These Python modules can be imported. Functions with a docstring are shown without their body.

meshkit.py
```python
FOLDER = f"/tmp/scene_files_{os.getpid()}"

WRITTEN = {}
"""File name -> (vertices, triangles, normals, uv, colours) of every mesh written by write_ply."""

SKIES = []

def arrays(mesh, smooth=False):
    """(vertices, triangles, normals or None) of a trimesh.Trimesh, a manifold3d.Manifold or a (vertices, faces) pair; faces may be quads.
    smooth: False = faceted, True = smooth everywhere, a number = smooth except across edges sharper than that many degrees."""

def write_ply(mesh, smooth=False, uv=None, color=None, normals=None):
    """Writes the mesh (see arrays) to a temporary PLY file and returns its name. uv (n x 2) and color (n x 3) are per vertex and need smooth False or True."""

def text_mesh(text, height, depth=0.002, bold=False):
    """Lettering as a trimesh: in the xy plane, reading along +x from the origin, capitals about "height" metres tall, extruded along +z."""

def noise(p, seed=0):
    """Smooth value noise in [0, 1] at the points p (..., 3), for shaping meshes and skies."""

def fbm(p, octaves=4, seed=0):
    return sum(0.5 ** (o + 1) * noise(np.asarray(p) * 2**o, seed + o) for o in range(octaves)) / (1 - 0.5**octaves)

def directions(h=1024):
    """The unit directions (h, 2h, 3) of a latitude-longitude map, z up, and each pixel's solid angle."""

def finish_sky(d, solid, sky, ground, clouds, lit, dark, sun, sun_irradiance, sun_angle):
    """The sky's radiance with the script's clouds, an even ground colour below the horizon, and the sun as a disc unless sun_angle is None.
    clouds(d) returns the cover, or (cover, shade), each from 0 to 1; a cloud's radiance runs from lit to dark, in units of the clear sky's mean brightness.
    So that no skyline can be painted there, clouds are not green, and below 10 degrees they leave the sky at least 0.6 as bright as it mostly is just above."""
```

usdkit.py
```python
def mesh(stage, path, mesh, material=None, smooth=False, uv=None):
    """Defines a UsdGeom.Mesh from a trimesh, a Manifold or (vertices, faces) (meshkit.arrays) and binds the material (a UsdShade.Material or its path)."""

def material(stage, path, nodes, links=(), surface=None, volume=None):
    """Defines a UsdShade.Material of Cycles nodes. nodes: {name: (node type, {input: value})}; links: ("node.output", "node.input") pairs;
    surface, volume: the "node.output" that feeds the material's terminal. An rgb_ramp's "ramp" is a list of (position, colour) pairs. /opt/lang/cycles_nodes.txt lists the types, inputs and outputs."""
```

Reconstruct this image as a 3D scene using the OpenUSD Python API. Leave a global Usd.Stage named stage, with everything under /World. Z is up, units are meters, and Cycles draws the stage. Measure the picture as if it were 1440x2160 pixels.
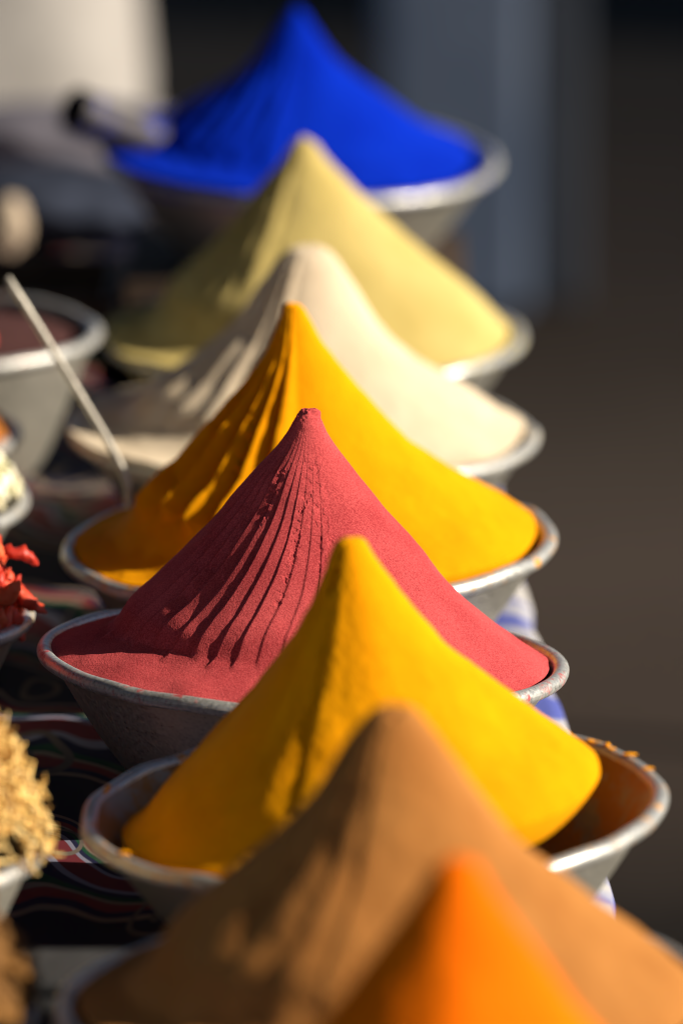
import math
import numpy as np
import trimesh
from scipy.interpolate import PchipInterpolator
from pxr import Gf, Sdf, Usd, UsdGeom, UsdLux, UsdShade
import usdkit
from meshkit import noise, fbm

stage = Usd.Stage.CreateInMemory()
UsdGeom.SetStageUpAxis(stage, UsdGeom.Tokens.z)
UsdGeom.SetStageMetersPerUnit(stage, 1.0)
UsdGeom.Xform.Define(stage, '/World')
UsdGeom.Scope.Define(stage, '/World/Looks')

# ---------------------------------------------------------------- camera, sky, sun
EXPOSURE = 0.74
SUN_ELEV, SUN_FRONT = math.radians(25), math.radians(16)   # height; how far the sun stands to the viewer's side of due right
cam = UsdGeom.Camera.Define(stage, '/World/camera')
cam.CreateHorizontalApertureAttr(24.0); cam.CreateVerticalApertureAttr(36.0)
cam.CreateFocalLengthAttr(265.0)
cam.CreateFStopAttr(4.4); cam.CreateFocusDistanceAttr(4.30)
cam.CreateClippingRangeAttr(Gf.Vec2f(0.05, 200))
cam.CreateExposureAttr(EXPOSURE)
cam.AddTranslateOp().Set(Gf.Vec3d(0, 0, 1.764)); cam.AddRotateXOp().Set(90 - 11.6)

S = np.array([math.cos(SUN_ELEV) * math.cos(SUN_FRONT), -math.cos(SUN_ELEV) * math.sin(SUN_FRONT), math.sin(SUN_ELEV)])
sky_mat = usdkit.material(stage, '/World/Looks/sky_light', {
    'sky': ('sky_texture', {'sky_type': 'single_scattering', 'sun_disc': False, 'sun_elevation': SUN_ELEV,
                            'sun_rotation': math.atan2(S[0], S[1]), 'altitude': 100.0, 'air_density': 0.75, 'aerosol_density': 0.5}),
    'bg': ('background_shader', {'strength': 0.05})}, [('sky.color', 'bg.color')], surface='bg.background')
dome = UsdLux.DomeLight.Define(stage, '/World/sky')
UsdShade.MaterialBindingAPI.Apply(dome.GetPrim()).Bind(sky_mat)
sun = UsdLux.DistantLight.Define(stage, '/World/sun')
sun.CreateIntensityAttr(1.25); sun.CreateAngleAttr(0.5); sun.CreateColorAttr(Gf.Vec3f(1.0, 0.90, 0.74)); sun.CreateNormalizeAttr(True)
sun.AddTransformOp().Set(Gf.Matrix4d().SetRotate(Gf.Rotation(Gf.Vec3d(0, 0, 1), Gf.Vec3d(*map(float, S)))))

# ---------------------------------------------------------------- helpers
taken = {}
def path_of(name, parent=None):
    base = parent.GetPath().pathString if parent else '/World'
    key = base + '/' + name
    k = taken.get(key, -1) + 1
    taken[key] = k
    return key if k == 0 else f'{key}_{k:03d}'

def tag(prim, label=None, category=None, group=None, kind=None):
    for k, v in (('label', label), ('category', category), ('group', group), ('kind', kind)):
        if v:
            prim.SetCustomDataByKey(k, v)
    return prim

def thing(name, label, category, loc, group=None):
    x = UsdGeom.Xform.Define(stage, path_of(name))
    x.AddTranslateOp().Set(Gf.Vec3d(*map(float, loc)))
    return tag(x.GetPrim(), label, category, group)

def obj(name, mesh, mat, parent=None, smooth=False, loc=None):
    m = usdkit.mesh(stage, path_of(name, parent), mesh, mat, smooth=smooth)
    if loc is not None:
        m.AddTranslateOp().Set(Gf.Vec3d(*map(float, loc)))
    return m.GetPrim()

def rot(tilt, roll):
    """tilt: the viewer's side goes down; roll: the right side goes up (degrees)."""
    return trimesh.transformations.rotation_matrix(math.radians(-roll), [0, 1, 0])[:3, :3] @ trimesh.transformations.rotation_matrix(math.radians(tilt), [1, 0, 0])[:3, :3]

def smoothstep(x):
    x = np.clip(x, 0, 1)
    return x * x * (3 - 2 * x)

def grid_faces(nr, nc, wrap=True):
    i, j = np.meshgrid(np.arange(nr - 1), np.arange(nc if wrap else nc - 1), indexing='ij')
    a, b = i * nc + j, i * nc + (j + 1) % nc
    return np.stack([a, a + nc, b + nc, b], -1).reshape(-1, 4)

def tri(q):
    return np.vstack([q[:, [0, 1, 2]], q[:, [0, 2, 3]]])

def lathe(prof, n=128):
    """prof: (r, z) from the outside going inwards over the top; angle runs so that faces look outwards."""
    p = np.array(prof)
    a = np.arange(n) / n * 2 * np.pi
    v = np.stack([p[:, :1] * np.cos(a), p[:, :1] * np.sin(a), np.repeat(p[:, 1:], n, 1)], -1).reshape(-1, 3)
    f = grid_faces(len(p), n)[:, ::-1]
    return v, tri(f)

def tube(points, radii, n=10, cap=True):
    P = np.array(points, float); r = np.broadcast_to(radii, len(P))
    T = np.gradient(P, axis=0); T /= np.linalg.norm(T, axis=1, keepdims=True)
    ref = np.array([0.31, 0.17, 0.93]) if abs(T[0] @ [0.31, 0.17, 0.93]) < 0.9 else np.array([1.0, 0, 0])
    U = np.cross(T, ref); U /= np.linalg.norm(U, axis=1, keepdims=True); W = np.cross(T, U)
    a = np.arange(n) / n * 2 * np.pi
    v = P[:, None] + r[:, None, None] * (U[:, None] * np.cos(a)[None, :, None] + W[:, None] * np.sin(a)[None, :, None])
    v = v.reshape(-1, 3); f = tri(grid_faces(len(P), n))[:, ::-1]
    if cap:
        k = len(v); v = np.vstack([v, P[:1], P[-1:]])
        j = np.arange(n); e = (len(P) - 1) * n
        f = np.vstack([f, np.stack([np.full(n, k), (j + 1) % n, j], -1)[:, ::-1][:, ::-1], np.stack([np.full(n, k + 1), e + j, e + (j + 1) % n], -1)])
    m = trimesh.Trimesh(v, f, process=False)
    if m.volume < 0:
        m.invert()
    return m

def box(size, loc=(0, 0, 0), bevel=0.004):
    import manifold3d as mf
    s = np.array(size) / 2 - bevel
    b = mf.Manifold.batch_hull([mf.Manifold.sphere(bevel, 12).translate([float(s[0] * x), float(s[1] * y), float(s[2] * z)]) for x in (-1, 1) for y in (-1, 1) for z in (-1, 1)])
    m = b.to_mesh()
    return trimesh.Trimesh(np.array(m.vert_properties[:, :3]) + np.array(loc), np.array(m.tri_verts), process=False)

def blob(size, seed, rough=0.25, freq=2.2, sub=4):
    m = trimesh.creation.icosphere(subdivisions=sub)
    v = np.array(m.vertices)
    d = 1 + rough * (fbm(v * freq + 7, 4, seed) - 0.5) * 2
    v = v * d[:, None] * np.array(size)
    v[:, 2] -= v[:, 2].min()
    return trimesh.Trimesh(v, m.faces, process=False)

# ---------------------------------------------------------------- materials
LK = '/World/Looks/'
def powder(name, a, b, scale=900, speck=0.35, bump=0.35, dist=0.0006, rough=1.0):
    """loose ground spice: matt, with a grain of lighter and darker specks."""
    return usdkit.material(stage, LK + name, {
        'g': ('geometry', {}),
        'n': ('noise_texture', {'scale': float(scale), 'detail': 2.0, 'roughness': 0.7}),
        'm': ('map_range', {'from_min': 0.34, 'from_max': 0.66, 'to_min': 0.5 - speck, 'to_max': 0.5 + speck, 'clamp': True}),
        'n2': ('noise_texture', {'scale': 22.0, 'detail': 4.0}),
        'm2': ('map_range', {'from_min': 0.3, 'from_max': 0.7, 'to_min': -0.30, 'to_max': 0.30}),
        'add': ('math', {'math_type': 'add', 'use_clamp': True}),
        'c': ('mix_color', {'a': a, 'b': b}),
        'bm': ('bump', {'strength': bump, 'distance': dist}),
        'p': ('principled_bsdf', {'roughness': rough, 'specular_ior_level': 0.06, 'diffuse_roughness': 0.6})},
        [('g.position', 'n.vector'), ('g.position', 'n2.vector'), ('n.fac', 'm.value'), ('n2.fac', 'm2.value'), ('m.result', 'add.value1'), ('m2.result', 'add.value2'),
         ('add.value', 'c.fac'), ('c.result', 'p.base_color'), ('n.fac', 'bm.height'), ('bm.normal', 'p.normal')], surface='p.BSDF')

def metal(name, col=(0.50, 0.475, 0.41), dust=(0.3, 0.2, 0.1), amount=0.60, metallic=0.75, rough=0.44, scale=60):
    """dull beaten aluminium with scuffs and settled powder (amount: the noise level above which powder clings)."""
    return usdkit.material(stage, LK + name, {
        'g': ('geometry', {}),
        'n': ('noise_texture', {'scale': float(scale), 'detail': 6.0, 'roughness': 0.65}),
        'd': ('map_range', {'from_min': amount, 'from_max': amount + 0.10, 'to_min': 0.0, 'to_max': 1.0, 'clamp': True}),
        'n2': ('noise_texture', {'scale': 420.0, 'detail': 3.0}),
        'r': ('map_range', {'from_min': 0.3, 'from_max': 0.7, 'to_min': rough - 0.12, 'to_max': rough + 0.16}),
        'tone': ('rgb_ramp', {'ramp': [(0.3, tuple(x * 0.78 for x in col)), (0.7, tuple(min(1, x * 1.12) for x in col))]}),
        'c': ('mix_color', {'b': dust}),
        'me': ('math', {'math_type': 'multiply_add', 'value2': -metallic, 'value3': metallic}),
        'n3': ('noise_texture', {'scale': 35.0, 'detail': 2.0}),
        'b1': ('bump', {'strength': 0.5, 'distance': 0.002}),
        'bm': ('bump', {'strength': 0.25, 'distance': 0.0004}),
        'p': ('principled_bsdf', {})},
        [('g.position', 'n.vector'), ('g.position', 'n2.vector'), ('g.position', 'n3.vector'), ('n.fac', 'd.value'), ('n2.fac', 'r.value'), ('n2.fac', 'tone.fac'),
         ('tone.color', 'c.a'), ('d.result', 'c.fac'), ('c.result', 'p.base_color'), ('r.result', 'p.roughness'), ('d.result', 'me.value1'), ('me.value', 'p.metallic'),
         ('n3.fac', 'b1.height'), ('b1.normal', 'bm.normal'), ('n2.fac', 'bm.height'), ('bm.normal', 'p.normal')], surface='p.BSDF')

def plain(name, a, b, scale=30, rough=0.8, spec=0.3, bump=0.3, dist=0.002, transl=0.0):
    return usdkit.material(stage, LK + name, {
        'g': ('geometry', {}),
        'n': ('noise_texture', {'scale': float(scale), 'detail': 5.0, 'roughness': 0.6}),
        'm': ('map_range', {'from_min': 0.3, 'from_max': 0.7, 'to_min': 0.0, 'to_max': 1.0, 'clamp': True}),
        'c': ('mix_color', {'a': a, 'b': b}),
        'bm': ('bump', {'strength': bump, 'distance': dist}),
        'p': ('principled_bsdf', {'roughness': rough, 'specular_ior_level': spec})},
        [('g.position', 'n.vector'), ('n.fac', 'm.value'), ('m.result', 'c.fac'), ('c.result', 'p.base_color'), ('n.fac', 'bm.height'), ('bm.normal', 'p.normal')], surface='p.BSDF')

M_ = {
    'blue': powder('blue_powder', (0.000, 0.016, 0.38), (0.001, 0.029, 0.51), speck=0.2),
    'khaki': powder('khaki_powder', (0.50, 0.385, 0.12), (0.62, 0.495, 0.19), speck=0.2),
    'cream': powder('cream_powder', (0.62, 0.495, 0.345), (0.73, 0.615, 0.46), speck=0.2),
    'yellow': powder('yellow_powder', (0.78, 0.285, 0.001), (0.88, 0.39, 0.002), speck=0.2, bump=0.15),
    'magenta': powder('magenta_powder', (0.36, 0.040, 0.046), (0.60, 0.098, 0.10), scale=1000, speck=0.50, bump=0.5, dist=0.0007),
    'brown': powder('brown_powder', (0.36, 0.140, 0.034), (0.47, 0.205, 0.055), speck=0.2),
    'orange': powder('orange_powder', (0.80, 0.135, 0.001), (0.90, 0.20, 0.002), speck=0.2),
    'maroon': powder('maroon_powder', (0.05, 0.022, 0.022), (0.09, 0.04, 0.038), speck=0.3),
    'rust': powder('rust_powder', (0.30, 0.10, 0.02), (0.42, 0.16, 0.04), speck=0.3),
}
DUST = {'blue': (0.01, 0.03, 0.35), 'khaki': (0.5, 0.42, 0.16), 'cream': (0.7, 0.6, 0.42), 'yellow': (0.7, 0.3, 0.01), 'magenta': (0.42, 0.07, 0.07),
        'brown': (0.36, 0.17, 0.06), 'orange': (0.7, 0.18, 0.01), 'maroon': (0.16, 0.07, 0.05), 'rust': (0.4, 0.16, 0.04), 'plain': (0.35, 0.27, 0.16)}
metal_wall = metal('bowl_metal', amount=0.66)
metal_rim = {k: metal('rim_metal_' + k, col=(0.56, 0.555, 0.53), dust=c, amount=0.55, metallic=0.6, rough=0.40, scale=90) for k, c in DUST.items()}
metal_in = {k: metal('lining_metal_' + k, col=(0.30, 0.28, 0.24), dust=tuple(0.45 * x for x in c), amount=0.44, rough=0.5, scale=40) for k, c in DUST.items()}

# ---------------------------------------------------------------- ground, far things
EARTH = usdkit.material(stage, LK + 'shade_painted_earth', {
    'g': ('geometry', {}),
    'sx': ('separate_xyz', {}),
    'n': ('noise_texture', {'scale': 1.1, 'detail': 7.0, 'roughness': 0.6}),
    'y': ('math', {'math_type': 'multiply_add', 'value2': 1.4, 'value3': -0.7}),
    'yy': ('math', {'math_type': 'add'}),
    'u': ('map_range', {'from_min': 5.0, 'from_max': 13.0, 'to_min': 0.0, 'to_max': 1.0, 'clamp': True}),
    'r': ('rgb_ramp', {'ramp': [(0.17, (0.006, 0.004, 0.003)), (0.22, (0.012, 0.009, 0.007)), (0.31, (0.042, 0.030, 0.023)), (0.42, (0.052, 0.038, 0.030)), (0.49, (0.040, 0.030, 0.023)), (0.56, (0.022, 0.016, 0.012)), (0.66, (0.013, 0.009, 0.007)), (0.80, (0.006, 0.004, 0.003)), (0.92, (0.003, 0.002, 0.0015))]}),  # near and far ends darkened: shade and light falloff painted into the earth
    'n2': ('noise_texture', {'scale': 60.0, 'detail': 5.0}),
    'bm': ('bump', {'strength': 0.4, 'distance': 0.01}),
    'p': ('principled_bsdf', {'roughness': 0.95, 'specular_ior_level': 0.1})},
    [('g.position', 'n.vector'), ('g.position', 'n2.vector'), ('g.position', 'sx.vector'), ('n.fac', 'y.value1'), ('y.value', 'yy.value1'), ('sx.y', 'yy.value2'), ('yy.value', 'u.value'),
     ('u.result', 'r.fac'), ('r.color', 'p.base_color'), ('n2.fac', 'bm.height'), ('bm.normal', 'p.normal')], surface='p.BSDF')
def sheet(x0, x1, y0, y1, z, n=2):
    return trimesh.Trimesh([[x0, y0, z], [x1, y0, z], [x1, y1, z], [x0, y1, z]], [[0, 1, 2], [0, 2, 3]], process=False)
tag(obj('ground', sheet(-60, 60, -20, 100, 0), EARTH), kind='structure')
WOOD0 = plain('pole_wood', (0.05, 0.032, 0.02), (0.09, 0.06, 0.035), scale=18, rough=0.8)
# added out of view: wall shading far ground, dark screen against the sky
SHADE_WALL = plain('added_mud_wall', (0.16, 0.11, 0.07), (0.22, 0.16, 0.10), scale=3, rough=0.95, spec=0.1, bump=0.5, dist=0.01)
def solid_wall(size, loc, seed):
    m = box(size, loc, bevel=0.03).subdivide_to_size(0.35)
    m.vertices += (fbm(np.array(m.vertices) * 1.7, 3, seed)[:, None] - 0.5) * 0.04
    return m
tag(obj('added_wall', solid_wall((0.4, 12.0, 3.2), (3.4, 17.7, 1.595), 3), SHADE_WALL, smooth=30), 'added mud-brown blocker out of view at the right that shades the far ground', 'added_wall')
tag(obj('added_sky_screen', solid_wall((0.06, 4.6, 2.3), (-1.35, 4.7, 1.148), 4), plain('added_black_canvas', (0.010, 0.009, 0.009), (0.018, 0.016, 0.015), scale=12, rough=0.95), smooth=30), 'added dark canvas screen out of view that blocks the sky left of the stall', 'screen')
# added canopy out of view: the low sun comes in under it, the sky overhead does not
AWN = plain('added_awning_canvas', (0.030, 0.026, 0.022), (0.050, 0.043, 0.036), scale=5, rough=0.95, spec=0.05)
t = thing('added_awning', 'added dark canvas canopy on thin poles, out of view, blocking the sky over the stall', 'added_awning', (0, 0, 0.001))
gx, gy = np.meshgrid(np.linspace(-1.7, 1.15, 40), np.linspace(2.3, 7.25, 60), indexing='ij')
gz = 2.55 + 0.10 * fbm(np.stack([gx, gy, 0 * gx], -1) * 0.9, 3, 2) - 0.10 * np.sin((gx + 1.7) / 2.85 * np.pi) * np.sin((gy - 2.3) / 4.95 * np.pi)
gv = np.stack([gx, gy, gz], -1).reshape(-1, 3); gf = tri(grid_faces(40, 60, wrap=False))
kk = len(gv)
obj('canopy', (np.vstack([gv, gv - [0, 0, 0.004]]), np.vstack([gf, gf[:, ::-1] + kk])), AWN, t, smooth=True)
for px, py in ((-1.66, 2.34), (1.11, 2.34), (-1.66, 7.21), (1.11, 7.21)):
    obj('pole', tube([(px, py, 0), (px, py, 1.2), (px, py, 2.54)], 0.018, 12), WOOD0, t, smooth=40)
# blue-grey post
POST = plain('blue_grey_paint', (0.050, 0.068, 0.110), (0.075, 0.095, 0.140), scale=7, rough=0.8, spec=0.1)
t = thing('post', 'thick square blue-grey post standing beyond the blue heap', 'post', (0.148, 9.95, 0.001))
obj('shaft', box((0.20, 0.20, 2.6), (0, 0, 1.305), 0.02), POST, t, smooth=30)
obj('cap', box((0.23, 0.23, 0.05), (0, 0, 2.631), 0.01), POST, t, smooth=30)
t = thing('edge_fade_strip', 'added dark grey strip that fades out the right edge of the post', 'edge_fade_strip', (0.287, 9.99, 0.001))
obj('fade_board', box((0.072, 0.05, 2.2), (0, 0, 1.1), 0.012), plain('edge_fade_blue', (0.020, 0.024, 0.034), (0.030, 0.035, 0.046), scale=7, rough=0.9, spec=0.1), t, smooth=30)  # added darker strip, softens the tonal fall-off at the right of the post
# white sack
SACK = plain('white_sackcloth', (0.27, 0.25, 0.235), (0.33, 0.31, 0.295), scale=9, rough=0.9, spec=0.1, bump=0.6, dist=0.01)
t = thing('white_sack', 'big white sack standing far behind the table at the upper left', 'sack', (-0.488, 8.5, 0.001))
m = blob((0.27, 0.22, 0.46), 5, rough=0.10, freq=1.6); v = np.array(m.vertices)
q = np.sign(v) * np.abs(v / np.array([0.27, 0.22, 1])) ** 0.7 * np.array([0.27, 0.22, 1]); v[:, :2] = q[:, :2]
v += 0.012 * (fbm(v * 14, 3, 8)[:, None] - 0.5)
v[:, 2] = np.maximum(v[:, 2], 0); obj('body', trimesh.Trimesh(v, m.faces, process=False), SACK, t, smooth=True)
m = blob((0.10, 0.09, 0.09), 6, rough=0.3, freq=3); m.apply_translation([0.01, 0, 0.86]); obj('tied_neck', m, SACK, t, smooth=True)

# ---------------------------------------------------------------- table and its cloth
TZ = 0.72
def edge_x(y):
    return 0.1390 - 0.03577 * (y - 3.9908)
Y0, Y1 = 2.75, 6.72
WOOD = plain('dark_wood', (0.030, 0.018, 0.010), (0.055, 0.032, 0.018), scale=18, rough=0.7)
tb = thing('table', 'long wooden stall table under the patterned cloth and the row of bowls', 'table', (0, 0, 0))
def slab(zt, th, inset):
    xs = [-0.95, edge_x(Y0) - inset, edge_x(Y1) - inset, -0.95]; ys = [Y0 + inset, Y0 + inset, Y1 - inset, Y1 - inset]
    v = np.array([[x, y, z] for z in (zt - th, zt) for x, y in zip(xs, ys)])
    f = [[0, 2, 1], [0, 3, 2], [4, 5, 6], [4, 6, 7]]
    for k in range(4):
        a, b = k, (k + 1) % 4
        f += [[a, b, b + 4], [a, b + 4, a + 4]]
    return trimesh.Trimesh(v, f, process=False)
obj('tabletop', slab(TZ - 0.004, 0.03, 0.006), WOOD, tb)
for lx, ly in ((-0.88, 2.85), (0.12, 2.85), (-0.88, 4.7), (0.06, 4.7), (-0.88, 6.6), (0.0, 6.6)):
    obj('leg', box((0.05, 0.05, TZ - 0.036), (lx, ly, (TZ - 0.036) / 2 + 0.0005)), WOOD, tb)
# the cloth: a sheet over the top that bends down over the edges
CLOTH = usdkit.material(stage, LK + 'patterned_cloth', {
    'g': ('geometry', {}),
    'map': ('mapping', {'mapping_type': 'point', 'scale': (8.0, 3.2, 8.0), 'rotation': (0.0, 0.0, 0.35)}),
    'nd': ('noise_texture', {'scale': 1.6, 'detail': 1.0}),
    'off': ('mix_color', {'blend_type': 'linear_light', 'fac': 0.32, 'use_clamp': False}),
    'w': ('wave_texture', {'wave_type': 'rings', 'scale': 0.35, 'distortion': 4.0, 'detail': 1.5, 'detail_scale': 0.9}),
    'r': ('rgb_ramp', {'interpolate': False, 'ramp': [(0.0, (0.012, 0.012, 0.035)), (0.24, (0.012, 0.012, 0.035)), (0.25, (0.36, 0.27, 0.17)), (0.33, (0.02, 0.02, 0.06)),
                       (0.45, (0.30, 0.035, 0.03)), (0.60, (0.36, 0.27, 0.17)), (0.66, (0.010, 0.09, 0.035)), (0.76, (0.012, 0.014, 0.05)), (0.86, (0.30, 0.30, 0.34)), (0.93, (0.20, 0.025, 0.03))]}),
    'v': ('voronoi_texture', {'scale': 2.2}),
    'vr': ('rgb_ramp', {'interpolate': False, 'ramp': [(0.0, (1, 1, 1)), (0.13, (0, 0, 0)), (0.30, (1, 1, 1)), (0.36, (0, 0, 0))]}),
    'mix': ('mix_color', {'b': (0.20, 0.16, 0.11)}),
    'sx': ('separate_xyz', {}),
    'e1': ('math', {'math_type': 'multiply_add', 'value2': 0.03577, 'value3': 0.0}),
    'e2': ('math', {'math_type': 'add'}),
    'e3': ('map_range', {'from_min': 0.2100, 'from_max': 0.2180, 'to_min': 0.0, 'to_max': 1.0, 'clamp': True}),
    'bn': ('noise_texture', {'scale': 26.0, 'detail': 1.0}),
    'br': ('rgb_ramp', {'ramp': [(0.40, (0.42, 0.40, 0.39)), (0.50, (0.34, 0.34, 0.40)), (0.64, (0.08, 0.10, 0.36))]}),
    'dim': ('mix_color', {'blend_type': 'multiply', 'fac': 1.0, 'b': (0.62, 0.62, 0.74)}),
    'edge': ('mix_color', {}),
    'th': ('noise_texture', {'scale': 900.0}),
    'bm': ('bump', {'strength': 0.3, 'distance': 0.0006}),
    'p': ('principled_bsdf', {'roughness': 0.85, 'specular_ior_level': 0.2})},
    [('g.position', 'map.vector'), ('map.vector', 'nd.vector'), ('map.vector', 'off.a'), ('nd.color', 'off.b'), ('off.result', 'w.vector'), ('w.fac', 'r.fac'),
     ('off.result', 'v.vector'), ('v.distance', 'vr.fac'), ('vr.color', 'mix.fac'), ('r.color', 'mix.a'), ('mix.result', 'dim.a'), ('dim.result', 'edge.a'), ('g.position', 'sx.vector'), ('sx.y', 'e1.value1'), ('e1.value', 'e2.value1'), ('sx.x', 'e2.value2'), ('e2.value', 'e3.value'), ('e3.result', 'edge.fac'), ('g.position', 'bn.vector'), ('bn.fac', 'br.fac'), ('br.color', 'edge.b'), ('edge.result', 'p.base_color'),
     ('g.position', 'th.vector'), ('th.fac', 'bm.height'), ('bm.normal', 'p.normal')], surface='p.BSDF')
def cloth():
    ny, nt, drop, rr = 320, 90, 0.22, 0.012
    ys = np.linspace(Y0, Y1, ny)
    over = np.linspace(0, 1, 22)[1:]
    rows = []
    for y in ys:
        ex = edge_x(y) + 0.003
        xs = np.linspace(-0.955, ex, nt)
        p = [(x, y, TZ) for x in xs]
        for t in over:
            s = t * drop
            th = min(s / rr, math.pi / 2)
            dz = rr * (1 - math.cos(th)) + max(0, s - rr * math.pi / 2)
            wave = 0.012 * math.sin(y * 38 + 2 * math.sin(y * 9)) * smoothstep(np.array(s / drop))
            p.append((ex + rr * math.sin(th) + float(wave), y, TZ - dz))
        rows.append(p)
    v = np.array(rows)
    nc = v.shape[1]
    w = fbm(np.stack([v[..., 0] * 7, v[..., 1] * 4, v[..., 0] * 0], -1), 3, 5)
    v[..., 2] += np.where(np.arange(nc) < nt, 0.004 * w - 0.002, 0)
    v[..., 0] += np.where(np.arange(nc) >= nt - 6, 0.006 * (noise(np.stack([v[..., 1] * 12, 0 * v[..., 1], 0 * v[..., 1]], -1), 2) - 0.5), 0)
    return v.reshape(-1, 3), grid_faces(ny, nc, wrap=False)[:, ::-1]
tag(obj('tablecloth', cloth(), CLOTH, smooth=True), 'patterned navy, red, green and beige cloth spread under the bowls', 'tablecloth')

# ---------------------------------------------------------------- bowls
RB = 0.0046                                     # radius of the rolled rim
def bowl(label, loc, R, tilt, roll, dust, depth=None, seed=0, group='metal bowls holding spice powder', base=0.58):
    A = rot(tilt, roll)
    rb = base * R
    if depth is None:                           # the lowest point of the foot just touches the cloth
        depth = (loc[2] - TZ - 0.001) - rb * math.hypot(math.sin(math.radians(tilt)), math.sin(math.radians(roll)))
    zc = -RB
    Ro = R - RB
    foot = (0, 0, -depth)
    t = thing('metal_bowl', label, 'bowl', np.array(loc) + A @ np.array(foot), group)
    k = np.linspace(0, 1, 22)
    # wall: straight flare that rounds into a flat foot
    ow = [(rb + (Ro - 0.002 - rb) * (u ** 0.82), -depth + (depth + zc) * u) for u in k]
    outer = [(0.0005, -depth)] + [(rb * q, -depth) for q in (0.4, 0.8, 0.95)] + [(r, z + (0.004 * (1 - u) ** 8)) for (r, z), u in zip(ow, k)]
    inner = [(r - 0.0022, z + 0.0015) for r, z in ow][::-1] + [(rb * q, -depth + 0.0022) for q in (0.8, 0.4)] + [(0.0005, -depth + 0.0022)]
    a = np.linspace(0, 2 * np.pi, 25)[:-1]
    bead = [(Ro + RB * math.cos(x), zc + RB * math.sin(x)) for x in a] + [(Ro + RB, zc)]
    def warp(m):
        v, f = np.array(m[0]), m[1]
        ang = np.arctan2(v[:, 1], v[:, 0])
        q = np.stack([np.cos(ang) * 1.7, np.sin(ang) * 1.7, np.full(len(v), seed * 3.1)], -1)
        g = (np.clip((v[:, 2] + depth) / depth, 0, 1)) ** 2
        w, w2 = fbm(q, 2, seed) - 0.5, noise(q * 3, seed + 9) - 0.5
        v[:, :2] *= (1 + (0.018 * w + 0.008 * w2) * g)[:, None]
        v[:, 2] += (0.0035 * w2 + 0.003 * w) * g
        return (v - np.array(foot)) @ A.T, f
    obj('outer_wall', warp(lathe(outer)), metal_wall, t, smooth=40)
    obj('inner_wall', warp(lathe(inner)), metal_in[dust], t, smooth=40)
    obj('rim', warp(lathe(bead)), metal_rim[dust], t, smooth=True)
    return t

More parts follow.
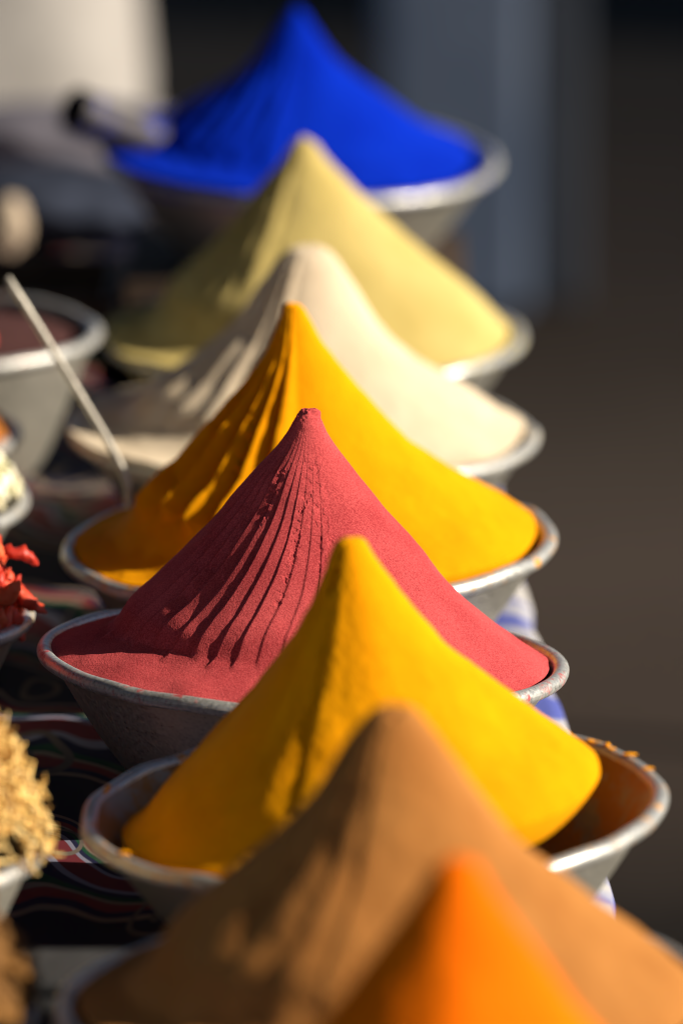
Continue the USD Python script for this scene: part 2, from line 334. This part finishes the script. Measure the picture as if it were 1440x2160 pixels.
# ---------------------------------------------------------------- powder heaps
def heap(label, mat, loc, R, h, prof, apex=(0, 0), tilt=0, roll=0, ridges=(), amp=0.005, foot=0.72, edge=None, nphi=480, nr=170, seed=0,
         grain=0.00012, twist=0.0, shift=(0, 0), rough_tip=0.0022, crumbs=(), drop=0.02, flat=0.0, name='powder_heap', category='powder heap', rise=0.35, prof2=None, over=0.0, mid=0.0012, fade=0.5, step=0.24, end=0.006, soft=45):
    """prof: (share of R, share of h) pairs of the silhouette; ridges: angles (degrees) of the strokes left by the scoop, from the left round the front."""
    edge = prof[-1][0] if edge is None else edge
    P = PchipInterpolator([a for a, b in prof], [b for a, b in prof])
    s = np.concatenate([np.linspace(0, 1, nr) ** 1.15 * edge])
    s[0] = 1e-4
    # the outer rim of the heap turns down into the bowl
    dr = np.linspace(0, 1, 14)[1:]
    ph = np.arange(nphi) / nphi * 2 * np.pi
    rho, phi = np.meshgrid(s, ph, indexing='ij')
    if prof2 is None:
        prof2 = [q for q in prof if q[0] < 0.62] + [(.66, float(P(.66)) * 0.94), (.71, float(P(.71)) * 0.62), (.78, .050), (.85, .022), (edge, end + 0.016 * (over > 0.05))]
    P2 = PchipInterpolator([a for a, b in prof2], [b for a, b in prof2])
    wt = smoothstep((np.degrees(phi) - 115) / 45) * smoothstep((300 - np.degrees(phi)) / soft)     # the side the scoop has worked on
    z = ((1 - wt) * P(rho) + wt * P2(np.clip(rho, 0, prof2[-1][0]))) * h
    slope = -np.gradient(z, axis=0) / np.maximum(np.gradient(rho * R, axis=0), 1e-6)
    slope = np.clip(slope, 0, 3)
    nrm = np.sqrt(1 + slope ** 2)
    d = np.zeros_like(z)
    q = np.stack([rho * np.cos(phi), rho * np.sin(phi), z / R], -1)
    if len(ridges):
        c = np.radians(np.array(sorted(ridges)))
        pw = phi + twist * (1 - rho / edge) + 0.05 * (fbm(np.stack([rho * 5, phi * 1.5, 0 * rho + seed], -1), 3, seed) - 0.5)
        rng = np.random.default_rng(seed)
        for k in range(len(c) - 1):
            u = (pw - c[k]) / (c[k + 1] - c[k])
            A = amp * rng.uniform(0.75, 1.2) * (1.0 - fade * smoothstep((math.degrees(c[k]) - 222) / 40))
            saw = np.where((u >= 0) & (u < 1), np.clip(1 - u, 0, 1) ** 1.25, 0) * smoothstep(u / step)
            if k == len(c) - 2:
                saw = np.where((u >= 0) & (u < 1), 1, 0) * smoothstep(u / 0.12) * smoothstep((1 - u) / 0.75)
            f = foot + rng.uniform(-0.02, 0.03) + 0.030 * np.sin(np.pi * np.clip(u, 0, 1)) + 0.014 * (noise(q * 40, seed + k) - 0.5)
            env = smoothstep(rho / (rise * R / R)) * smoothstep((f - rho) / 0.035)
            d = np.maximum(d, A * saw * env)
    d += 0.008 * R / 0.15 * (fbm(q * 2.5, 3, seed + 4) - 0.5) * smoothstep(rho / 0.3)
    d += mid * (fbm(q * 16, 3, seed + 8) - 0.5)
    d += grain * (noise(q * 90, seed + 1) - 0.5) * 2 + grain * (noise(q * 190, seed + 2) - 0.5) * 2
    for (p0, p1, wd, r0, r1, amt) in crumbs:      # crumbling streaks that run down the slope from angle p0 to p1
        line = np.radians(p0 + (p1 - p0) * np.clip((rho - r0) / (r1 - r0), 0, 1))
        m = np.exp(-((phi - line) * rho / wd) ** 2) * smoothstep((rho - r0) / 0.03) * smoothstep((r1 - rho) / 0.08)
        n = fbm(q * 42, 3, seed + 11)
        d += -amt * m * smoothstep((n - 0.48) / 0.08)
    if rough_tip:
        m = smoothstep((0.075 - rho) / 0.05)
        d += rough_tip * m * (fbm(q * 26, 3, seed + 6) - 0.5) * 2
    r2 = rho * R * (1 + over * wt * smoothstep((rho - 0.6) / 0.3)) + d * slope / nrm
    z2 = z + d / nrm
    z2 = z2 - flat * np.maximum(0, rho - foot) * R
    out = []
    for t in dr:                                  # rounded shoulder, then down
        th = t * math.pi / 2 * 1.05
        out.append((r2[-1] + 0.003 * math.sin(min(th, math.pi / 2)) - 0.020 * t * t, z2[-1] - drop * (1 - math.cos(th))))
    r2 = np.vstack([r2] + [o[0][None] for o in out]); z2 = np.vstack([z2] + [o[1][None] for o in out])
    phi2 = np.vstack([phi] + [phi[-1:]] * len(dr))
    top = rot(tilt, roll).T @ np.array([apex[0], apex[1], h])      # the peak stands where it stands however the bowl is tilted
    lean = np.clip(z2 / h, 0, 1)
    v = np.stack([r2 * np.cos(phi2) + (top[0] - shift[0]) * lean + shift[0], r2 * np.sin(phi2) + (top[1] - shift[1]) * lean + shift[1], z2], -1)
    nrw = v.shape[0]
    v = v.reshape(-1, 3)
    f = tri(grid_faces(nrw, nphi))
    k = len(v); v = np.vstack([v, v[:nphi].mean(0)[None]])
    j = np.arange(nphi)
    f = np.vstack([f, np.stack([np.full(nphi, k), j, (j + 1) % nphi], -1)])
    v = v @ rot(tilt, roll).T
    return tag(obj(name, trimesh.Trimesh(v, f, process=False), M_[mat], smooth=True, loc=loc), label, category, 'cone-shaped heaps of ground spice')

# rim centre, radius, tilt, roll, heap height over the rim, apex offset
ROW = [
    # key        rim centre                 R       tilt  roll  h      apex dx
    ('blue',    (-0.0311, 5.75, 0.868), 0.1536, 4.5, -2.2),
    ('khaki',   (-0.0186, 5.3024, 0.807), 0.1508, 3.0, 0.4),
    ('cream',   (-0.0247, 4.9457, 0.807), 0.1576, 2.2, -0.6),
    ('yellow',  (-0.0206, 4.5816, 0.807), 0.1545, 2.7, 1.8),
    ('magenta', (-0.0222, 4.2594, 0.807), 0.1540, -1.0, -2.4),
    ('yellow',  (0.0169, 3.8971, 0.807), 0.1570, 2.3, 3.1),
    ('brown',   (0.0228, 3.5053, 0.807), 0.1619, 0.8, 1.0),
    ('orange',  (0.0495, 3.1499, 0.807), 0.1560, 0.0, 0.0)]
BOWL_TEXT = ['dented metal bowl of blue powder, farthest of the row', 'metal bowl of khaki powder between the blue and the cream bowls', 'metal bowl of cream powder behind the spoon handle',
             'metal bowl of yellow powder directly behind the magenta one', 'grey metal bowl of magenta powder, the sharpest in view', 'metal bowl half filled with yellow powder in front of the magenta bowl',
             'shaded metal bowl of brown powder near the viewer', 'metal bowl under the orange heap, nearest of the row']
for i, ((k, c, R, tilt, roll), text) in enumerate(zip(ROW, BOWL_TEXT)):
    bowl(text, c, R, tilt, roll, k, seed=i + 1, depth=0.084 if i == 0 else None)

heap('tall bright blue powder cone at the far end of the row', 'blue', ROW[0][1], ROW[0][2], 0.111,
     [(0, 1), (.035, .975), (.08, .89), (.155, .74), (.26, .57), (.40, .42), (.53, .30), (.66, .18), (.78, .10), (.90, .02)], apex=(-0.004, 0), tilt=4.5, roll=-2.2,
     ridges=(196, 208, 219, 231, 243, 254, 268), amp=0.004, foot=0.72, seed=1, over=0.10, shift=(-0.004, 0))
heap('khaki green powder cone between the blue and cream heaps', 'khaki', ROW[1][1], ROW[1][2], 0.1404,
     [(0, 1), (.05, .975), (.10, .90), (.236, .73), (.382, .54), (.55, .37), (.73, .21), (.90, .03), (.925, 0.0)], apex=(-0.0085, 0), tilt=3, roll=0.4,
     ridges=(186, 195, 204, 212, 220, 228, 237, 247), amp=0.0035, foot=0.70, seed=2, over=0.085)
heap('pale cream powder cone with a broad rounded top', 'cream', ROW[2][1], ROW[2][2], 0.1227,
     [(0, 1), (.07, .985), (.12, .93), (.165, .85), (.318, .576), (.519, .34), (.72, .18), (.90, .03), (.925, .015)], apex=(0.0026, 0), tilt=2, roll=-0.6,
     ridges=(188, 203, 217, 230, 243, 256), amp=0.0045, foot=0.70, seed=3, over=0.085)
heap('deep yellow powder cone with broad scoop marks, behind the magenta heap', 'yellow', ROW[3][1], ROW[3][2], 0.1485,
     [(0, 1), (.03, .99), (.06, .93), (.12, .80), (.30, .56), (.476, .36), (.667, .20), (.857, .07), (.92, 0.02)], apex=(-0.009, 0), tilt=2.7, roll=1.8,
     ridges=(184, 203, 219, 232, 246, 262), amp=0.0080, foot=0.66, over=0.02, twist=-0.2, seed=4, crumbs=((232, 238, 0.02, 0.25, 0.55, 0.003),))
heap('magenta red powder cone with fan of scoop strokes, in sharp focus', 'magenta', ROW[4][1], ROW[4][2], 0.1445,
     [(0, 1), (.022, .995), (.045, .965), (.075, .90), (.205, .73), (.365, .50), (.567, .27), (.70, .155), (.784, .09), (.90, .008), (.925, -.01)], apex=(0.003, 0), tilt=-1, roll=-2.4,
     ridges=(184, 193, 202, 211, 220, 228, 236, 243, 250, 257, 264, 272), amp=0.0014, foot=0.71, mid=0.0004, fade=0.55, over=0.022, rise=0.5, step=0.20, end=-0.012, nphi=1400, nr=520, seed=5, grain=0.00004, twist=-0.42, rough_tip=0.0035,
     crumbs=((240, 236, 0.016, 0.16, 0.36, 0.0008), (268, 258, 0.022, 0.22, 0.60, 0.0005), (278, 286, 0.05, 0.12, 0.5, 0.0004)))
heap('bright yellow powder cone standing loose in its bowl, in front of the magenta heap', 'yellow', ROW[5][1], ROW[5][2], 0.1438,
     [(0, 1), (.05, .988), (.085, .925), (.165, .79), (.33, .575), (.50, .40), (.66, .25), (.78, .145), (.835, 0.08)], apex=(-0.0131, 0), tilt=2.3, roll=3.1,
     ridges=(222, 238, 252, 268), amp=0.0014, foot=0.66, seed=6, soft=120, step=0.4, crumbs=((236, 240, 0.012, 0.05, 0.16, 0.004),),
     prof2=[(0, 1), (.045, .982), (.08, .88), (.153, .71), (.28, .486), (.46, .25), (.63, .08), (.76, -.05), (.81, -.08)], shift=(-0.0115, 0), drop=0.02, over=-0.075)
heap('tan brown powder cone with a blunt top, second nearest of the row', 'brown', ROW[6][1], ROW[6][2], 0.1432,
     [(0, 1), (.06, .985), (.115, .92), (.25, .69), (.38, .51), (.53, .37), (.66, .245), (.86, .07), (.925, 0.0)], apex=(0.002, 0), tilt=0.8, roll=1.0,
     ridges=(205, 222, 238, 252, 268), amp=0.0018, foot=0.70, seed=7, soft=90, step=0.4, crumbs=((268, 272, 0.014, 0.02, 0.11, 0.004),))
heap('bright orange powder cone, nearest of the row and most blurred', 'orange', ROW[7][1], ROW[7][2], 0.1583,
     [(0, 1), (.05, .985), (.10, .91), (.20, .76), (.35, .57), (.50, .41), (.66, .26), (.84, .08), (.925, 0.0)], seed=8)

# ---------------------------------------------------------------- second row of bowls, cut by the left edge of the picture
def depth_of(v):
    return v[..., 1] * math.cos(math.radians(11.6)) - (v[..., 2] - 1.764) * math.sin(math.radians(11.6))
LEFT = 'metal bowls of the left row'
bowl('pale metal bowl of dark maroon powder at the left edge', (-0.285, 5.19, 0.830), 0.118, 2.5, 0.5, 'maroon', seed=21, group=LEFT)
bowl('metal bowl of rust brown powder cut by the left edge', (-0.3096, 4.975, 0.800), 0.095, 2, 0, 'rust', seed=22, group=LEFT)
bowl('metal bowl of pale dried flakes cut by the left edge', (-0.3240, 4.7493, 0.800), 0.1371 * 0.9, 2, 0, 'plain', seed=23, group=LEFT)
bowl('metal bowl of red chilli pods cut by the left edge', (-0.3030, 4.3741, 0.806), 0.1211, 1.5, 0.5, 'plain', seed=24, group=LEFT)
bowl('metal bowl heaped with yellow dried strips at the left edge', (-0.2597, 3.8319, 0.800), 0.1050, 1, 0, 'plain', seed=25, group=LEFT)
bowl('metal bowl of brown bark pieces at the lower left corner', (-0.2498, 3.5222, 0.795), 0.1031, 0, 0, 'brown', seed=26, group=LEFT)
heap('flat dark maroon powder in a pale metal bowl at the left edge', 'maroon', (-0.285, 5.19, 0.830), 0.118, 0.012,
     [(0, .2), (.4, .1), (.7, -.35), (.91, -1.0)], tilt=2.5, roll=0.5, seed=31, nphi=200, nr=60)
heap('rust brown powder in the bowl cut by the left edge', 'rust', (-0.3096, 4.975, 0.800), 0.095, 0.05,
     [(0, 1), (.3, .85), (.6, .5), (.8, .22), (.925, 0.0)], tilt=2, seed=32, nphi=200, nr=60)

def strip_piece(rng, L, w, t, bend=0.3):
    n = 8
    s = np.linspace(-0.5, 0.5, n)
    a, b = rng.normal(0, bend, 2)
    P = np.stack([s * L, a * L * (s ** 2 - 0.1) + b * L * s ** 3, rng.normal(0, bend * 0.6) * L * (s ** 2 - 0.1)], -1)
    r = w / 2 * (0.55 + 0.45 * np.cos(s * math.pi * 0.9)) * (1 + 0.25 * rng.normal(size=n).clip(-1, 1))
    m = tube(P, r, 6)
    v = np.array(m.vertices); v[:, 2] *= t / w
    return trimesh.Trimesh(v, m.faces, process=False)

def chilli_piece(rng, L, w):
    n, k = 16, 10
    s = np.linspace(0, 1, n)
    c = rng.normal(0, 0.16)
    P = np.stack([(s - 0.5) * L, c * L * (np.cos((s - 0.5) * 2.6) - 0.8), rng.normal(0, 0.07) * L * np.sin(s * 3)], -1)
    prof = np.interp(s, [0, .03, .07, .12, .25, .5, .8, .95, 1], [.13, .16, .16, .62, .95, 1.0, .66, .25, .05])
    m = tube(P, prof * w / 2, k)
    v = np.array(m.vertices)
    q = v / w
    v += (noise(q * 2.3 + rng.uniform(0, 90, 3), 3)[:, None] - 0.5) * w * 0.42 * np.array([0.2, 1, 1]) + (noise(q * 6 + 5, 4)[:, None] - 0.5) * w * 0.16
    return trimesh.Trimesh(v, m.faces, process=False)

def flake_piece(rng, L, w):
    m = trimesh.creation.icosphere(subdivisions=2)
    v = np.array(m.vertices) * np.array([L / 2, w / 2, w / 3.5])
    v *= (0.75 + 0.5 * noise(np.array(m.vertices) * 1.6 + rng.uniform(0, 99, 3), 1))[:, None]
    v[:, 2] += (v[:, 0] / L) ** 2 * L * rng.uniform(-0.5, 0.5)
    return trimesh.Trimesh(v, m.faces, process=False)

def mound(c, R, h, power, name, label, group, category, n, make, mats, core_mat, stuff_label, stuff_name, seed, lift, tiltdev, spread=1.0, front=-0.0485, extra=()):
    """a heap of loose pieces: the ones the picture shows are things, the others one mass."""
    rng = np.random.default_rng(seed)
    c = np.array(c)
    hz = lambda r: h * (1 - np.clip(r, 0, 1) ** power)
    rr = np.linspace(0.001, 0.90, 26); a = np.arange(72) / 72 * 2 * np.pi
    g = np.array([[R * r * math.cos(x), R * r * math.sin(x), hz(r / 0.97) - lift * 0.8 - 0.002] for r in rr for x in a])
    g += (noise(g * 160, seed)[:, None] - 0.5) * lift * 1.2
    core = trimesh.Trimesh(g, tri(grid_faces(len(rr), 72)), process=False)
    rest, k = [core], 0
    def put(m, p, X, Y, Z, own=None):
        nonlocal k
        v = np.array(m.vertices) @ np.stack([X, Y, Z])
        w = p + c
        if w[0] / depth_of(w) > front and Z[1] < 0.45 and k < 300:
            o = obj(name, trimesh.Trimesh(v, m.faces, process=False), mats[rng.integers(len(mats))], smooth=True, loc=w)
            tag(o, own or label, category, None if own else group); k += 1
        else:
            rest.append(trimesh.Trimesh(v + p, m.faces, process=False))
    for i in range(n):
        r, x = math.sqrt(rng.uniform(0, 1)) * spread, rng.uniform(0, 2 * math.pi)
        p = np.array([R * r * math.cos(x), R * r * math.sin(x), hz(r)])
        sl = h * power * min(r, 1) ** (power - 1) / R
        N = np.array([sl * math.cos(x), sl * math.sin(x), 1.0]); N /= np.linalg.norm(N)
        Z = N + rng.normal(0, tiltdev, 3); Z /= np.linalg.norm(Z)
        X = np.cross(Z, rng.normal(size=3)); X /= np.linalg.norm(X)
        put(make(rng), p + N * rng.uniform(-0.4, 1.0) * lift, X, np.cross(Z, X), Z)
    for (p, X, Z, m, own) in extra:
        X = np.array(X, float) / np.linalg.norm(X); Z = np.array(Z, float); Z -= X * (Z @ X); Z /= np.linalg.norm(Z)
        put(m, np.array(p) - c, X, np.cross(Z, X), Z, own)
    j = trimesh.util.concatenate(rest)
    tag(obj(stuff_name, j, core_mat, smooth=True, loc=c), stuff_label, category, kind='stuff')
    return k

def glossy(name, a, b, rough, spec=0.5, scale=120):
    return plain(name, a, b, scale=scale, rough=rough, spec=spec, bump=0.35, dist=0.0008)
CH = [glossy('chilli_red', (0.55, 0.040, 0.016), (0.72, 0.090, 0.035), 0.52, 0.35), glossy('chilli_dark', (0.38, 0.020, 0.012), (0.56, 0.045, 0.020), 0.48, 0.35), glossy('chilli_orange', (0.60, 0.075, 0.022), (0.75, 0.16, 0.06), 0.58, 0.3)]
rngx = np.random.default_rng(77)
counts = []
counts.append(mound((-0.3030, 4.3741, 0.806), 0.110, 0.060, 6.0, 'chilli_pod', 'small dried red chilli pod heaped in the bowl at the left edge', 'dried red chilli pods', 'chilli pod',
      950, lambda r: chilli_piece(r, r.uniform(0.015, 0.027), r.uniform(0.006, 0.0095)), CH, CH[0], 'dried red chilli pods filling the rest of the bowl', 'chilli_pods', 51, 0.006, 0.35,
      extra=[((-0.1855, 4.352, 0.8185), (0.85, -0.1, -0.55), (0.4, -0.5, 0.8), chilli_piece(rngx, 0.030, 0.011), 'large red chilli pod sticking out farthest over the bowl rim'),
             ((-0.192, 4.34, 0.806), (0.35, -0.2, -0.9), (0.6, -0.7, 0.4), chilli_piece(rngx, 0.024, 0.0105), 'red chilli pod hanging down against the inside of the bowl rim'),
             ((-0.192, 4.375, 0.838), (0.9, 0.1, -0.35), (0.2, -0.4, 0.9), chilli_piece(rngx, 0.026, 0.010), 'red chilli pod lying on top of the heap, tip to the right'),
             ((-0.196, 4.33, 0.826), (0.6, -0.3, 0.5), (0.2, -0.9, 0.4), chilli_piece(rngx, 0.024, 0.011), 'red chilli pod on the front of the heap, tip pointing up')]))
SEED = glossy('chilli_seed', (0.70, 0.40, 0.10), (0.85, 0.56, 0.20), 0.5)
sd = []
rng = np.random.default_rng(5)
for i in range(46):
    a = rng.uniform(-1.9, 0.3); r = rng.uniform(0.86, 1.0) * 0.108
    m = trimesh.creation.icosphere(subdivisions=1, radius=0.002); m.vertices *= np.array([1, 1, 0.6]) * rng.uniform(0.7, 1.2)
    m.apply_translation([r * math.cos(a), r * math.sin(a), 0.004 + 0.06 * (1 - (r / 0.108) ** 3) + rng.uniform(0, 0.007)]); sd.append(m)
tag(obj('chilli_seeds', trimesh.util.concatenate(sd), SEED, smooth=True, loc=(-0.3030, 4.3741, 0.806)), 'loose yellow chilli seeds among the red pods', 'seeds', kind='stuff')

ST = [glossy('strip_yellow', (0.55, 0.32, 0.08), (0.70, 0.47, 0.16), 0.65, 0.2), glossy('strip_straw', (0.62, 0.42, 0.15), (0.74, 0.55, 0.25), 0.65, 0.2), glossy('strip_ochre', (0.42, 0.22, 0.05), (0.56, 0.33, 0.10), 0.65, 0.2)]
counts.append(mound((-0.2597, 3.8319, 0.800), 0.104, 0.074, 5.0, 'dried_strip', 'thin curled strip of yellow dried root in the heaped bowl at the left edge', 'yellow dried root strips', 'dried strip',
      2600, lambda r: strip_piece(r, r.uniform(0.012, 0.022), r.uniform(0.0020, 0.0032), 0.0016, 0.8), ST, ST[0], 'yellow dried root strips filling the rest of the bowl', 'dried_strips', 52, 0.006, 0.5, spread=1.02))
FL = [glossy('flake_cream', (0.66, 0.58, 0.36), (0.82, 0.76, 0.56), 0.6, 0.25), glossy('flake_pale', (0.78, 0.73, 0.55), (0.86, 0.82, 0.66), 0.6, 0.25), glossy('flake_green', (0.40, 0.40, 0.16), (0.66, 0.62, 0.36), 0.6, 0.25)]
counts.append(mound((-0.3240, 4.7493, 0.800), 0.116, 0.042, 5.0, 'dried_flake', 'small pale cream dried flake in the bowl at the left edge', 'pale dried flakes', 'dried flake',
      1300, lambda r: flake_piece(r, r.uniform(0.008, 0.013), r.uniform(0.006, 0.009)), FL, FL[0], 'pale cream dried flakes filling the rest of the bowl', 'dried_flakes', 53, 0.004, 0.4))
BK = [glossy('bark_brown', (0.15, 0.065, 0.014), (0.22, 0.105, 0.028), 0.75, 0.15), glossy('bark_dark', (0.11, 0.05, 0.013), (0.17, 0.08, 0.022), 0.75, 0.15)]
counts.append(mound((-0.2498, 3.5222, 0.795), 0.100, 0.075, 3.0, 'bark_piece', 'blurred brown bark piece in the bowl at the lower left corner', 'brown bark pieces', 'bark piece',
      420, lambda r: strip_piece(r, r.uniform(0.022, 0.04), r.uniform(0.008, 0.013), 0.006, 0.15), BK, BK[0], 'brown bark pieces filling the rest of the bowl', 'bark_pieces', 54, 0.007, 0.35))
print('pieces', counts)

# ---------------------------------------------------------------- spoon, scoop and small things on the cloth
STEEL = metal('spoon_steel', col=(0.50, 0.46, 0.39), dust=DUST['plain'], amount=0.62, metallic=0.7, rough=0.42, scale=200)
t = thing('spoon', 'long thin metal spoon handle sticking out of the yellow powder at the left', 'spoon', (-0.134, 4.655, 0.806))
P = np.array([(-0.2114, 4.70, 0.9507), (-0.186, 4.690, 0.912), (-0.163, 4.678, 0.876), (-0.146, 4.668, 0.849), (-0.138, 4.662, 0.834), (-0.1345, 4.658, 0.820), (-0.134, 4.655, 0.806)]) - np.array([-0.134, 4.655, 0.806])
tt = np.linspace(0, len(P) - 1, 40)
C = np.stack([PchipInterpolator(np.arange(len(P)), P[:, k])(tt) for k in range(3)], -1)
obj('handle', tube(C, np.interp(np.linspace(0, 1, 40), [0, .02, .1, .8, 1], [.0022, .0027, .0026, .0022, .0018]), 10), STEEL, t, smooth=True)
m = trimesh.creation.icosphere(subdivisions=3, radius=1.0); v = np.array(m.vertices) * np.array([0.010, 0.014, 0.004]); v[:, 2] = -np.abs(v[:, 2]) * 0.8
obj('spoon_bowl', trimesh.Trimesh(v + np.array([0.008, -0.004, -0.002]), m.faces, process=False), STEEL, t, smooth=True)

DARKTIN = metal('dark_tin', col=(0.05, 0.045, 0.05), dust=DUST['blue'], amount=0.52, metallic=0.5, rough=0.5, scale=50)
INSIDE = plain('dark_hollow', (0.018, 0.010, 0.007), (0.030, 0.018, 0.012), scale=40, rough=0.9)
A0, A1 = np.array([-0.203, 5.675, 0.912]), np.array([-0.112, 5.745, 0.862])
t = thing('scoop', 'short dark scoop with a hollow handle stuck in the blue powder', 'scoop', A1)
ax = (A1 - A0) / np.linalg.norm(A1 - A0); L = np.linalg.norm(A1 - A0)
ro, ri = 0.0175, 0.0145
hm = lathe([(ri, 0.0), (ro, 0.0), (ro, L * .3), (ro * .95, L), (ro * .7, L), (ri * .9, L * .5)], 40)
hv, hf = lathe([(ri, 0.0005), (ri * .9, L * .45), (0.0004, L * .45)], 40)
R3 = trimesh.geometry.align_vectors([0, 0, 1], ax)[:3, :3]
obj('handle', (hm[0] @ R3.T + (A0 - A1), hm[1]), DARKTIN, t, smooth=40)
obj('hollow', (hv @ R3.T + (A0 - A1), hf[:, ::-1]), INSIDE, t, smooth=40)
bl = trimesh.creation.icosphere(subdivisions=3); v = np.array(bl.vertices) * np.array([0.028, 0.036, 0.012]); v[:, 2] = -np.abs(v[:, 2])
obj('blade', trimesh.Trimesh(v + np.array([0.022, 0.012, -0.006]), bl.faces, process=False), DARKTIN, t, smooth=True)

BOXW = plain('old_crate', (0.030, 0.018, 0.011), (0.060, 0.036, 0.022), scale=25, rough=0.85)
t = thing('crate', 'low dark wooden crate under the blue bowl', 'crate', (-0.035, 5.75, TZ + 0.0005))
for k in range(2):
    for s_ in (-1, 1):
        obj('slat', box((0.26, 0.010, 0.026), (0, s_ * 0.115, 0.014 + 0.030 * k), 0.002), BOXW, t)
        obj('slat', box((0.010, 0.218, 0.026), (s_ * 0.122, 0, 0.014 + 0.030 * k), 0.002), BOXW, t)
for k in range(4):
    obj('slat', box((0.26, 0.056, 0.008), (0, -0.0885 + 0.059 * k, 0.0615), 0.002), BOXW, t)
NAVY = plain('navy_cloth', (0.016, 0.020, 0.034), (0.040, 0.048, 0.075), scale=14, rough=0.9, spec=0.1, bump=0.5, dist=0.006)
GREYC = plain('grey_violet_cloth', (0.10, 0.095, 0.12), (0.16, 0.15, 0.18), scale=12, rough=0.9, spec=0.1, bump=0.5, dist=0.006)
PALE = plain('pale_cloth', (0.34, 0.27, 0.20), (0.42, 0.34, 0.26), scale=20, rough=0.9, spec=0.1)
SHADE_BLACK = plain('shade_black', (0.010, 0.010, 0.014), (0.020, 0.020, 0.028), scale=14, rough=0.9, spec=0.1)
tag(obj('cloth_bundle', blob((0.10, 0.09, 0.028), 61, 0.35, 1.8), NAVY, smooth=True, loc=(-0.235, 6.20, TZ + 0.001)), 'crumpled dark navy cloth bundle at the upper left of the table', 'cloth bundle')
tag(obj('folded_cloth', blob((0.14, 0.07, 0.035), 62, 0.30, 1.5), GREYC, smooth=True, loc=(-0.25, 6.52, TZ + 0.001)), 'grey violet cloth lying at the far end of the table', 'cloth')
tag(obj('pouch', blob((0.018, 0.016, 0.026), 63, 0.25, 1.8), PALE, smooth=True, loc=(-0.272, 6.06, TZ + 0.012)), 'small pale beige pouch in front of the navy cloth bundle', 'pouch')
t = thing('tray', 'low brown wooden tray behind the bowl of maroon powder', 'tray', (-0.30, 5.80, TZ + 0.0005))
TRAYW = plain('tray_wood', (0.10, 0.06, 0.035), (0.16, 0.10, 0.06), scale=30, rough=0.75)
obj('base', box((0.26, 0.20, 0.010), (0, 0, 0.0055), 0.002), TRAYW, t)
for s_ in (-1, 1):
    obj('side', box((0.26, 0.010, 0.030), (0, s_ * 0.095, 0.026), 0.002), TRAYW, t); obj('side', box((0.010, 0.178, 0.030), (s_ * 0.124, 0, 0.026), 0.002), TRAYW, t)
tag(obj('shade_lump', blob((0.040, 0.035, 0.036), 64, 0.3, 1.8), SHADE_BLACK, smooth=True, loc=(-0.142, 5.50, TZ + 0.001)), 'added black lump standing in for the shade between the maroon and khaki bowls', 'shade_lump')  # added dark lump in place of the shade between the bowls
tag(obj('red_pod', chilli_piece(np.random.default_rng(9), 0.06, 0.022), CH[1], smooth=True, loc=(-0.266, 5.083, 0.840)), 'large bright red pepper lying on the rim of the maroon bowl', 'pepper')
t = thing('tin', 'shallow grey tin standing in the shade beside the brown bowl', 'tin', (-0.135, 3.72, TZ + 0.0005))
GREYT = plain('grey_tin', (0.030, 0.030, 0.032), (0.050, 0.050, 0.052), scale=50, rough=0.75, spec=0.2)
obj('body', box((0.078, 0.060, 0.036), (0, 0, 0.018), 0.003), GREYT, t, smooth=30); obj('lid', box((0.082, 0.064, 0.008), (0, 0, 0.0405), 0.003), GREYT, t, smooth=30)

rng = np.random.default_rng(12)
c = np.array([0.0169, 3.8971, 0.807]); A = rot(2.3, 3.1); sp = []
for a, r in [(62, .95), (55, .965), (38, .96), (30, .955), (33, .97), (12, .96), (160, .965), (163, .955), (70, .96), (-150, .962), (24, .968), (47, .955)]:
    m = flake_piece(rng, rng.uniform(0.003, 0.008), rng.uniform(0.003, 0.006)); m.vertices *= np.array([1, 1, 0.6])
    rr = 0.157 * r
    m.apply_translation(A @ np.array([rr * math.cos(math.radians(a)), rr * math.sin(math.radians(a)), 0.0008])); sp.append(m)
tag(obj('powder_specks', trimesh.util.concatenate(sp), M_['yellow'], smooth=True, loc=c), 'specks of yellow powder spilled on the rim of the front yellow bowl', 'powder', kind='stuff')
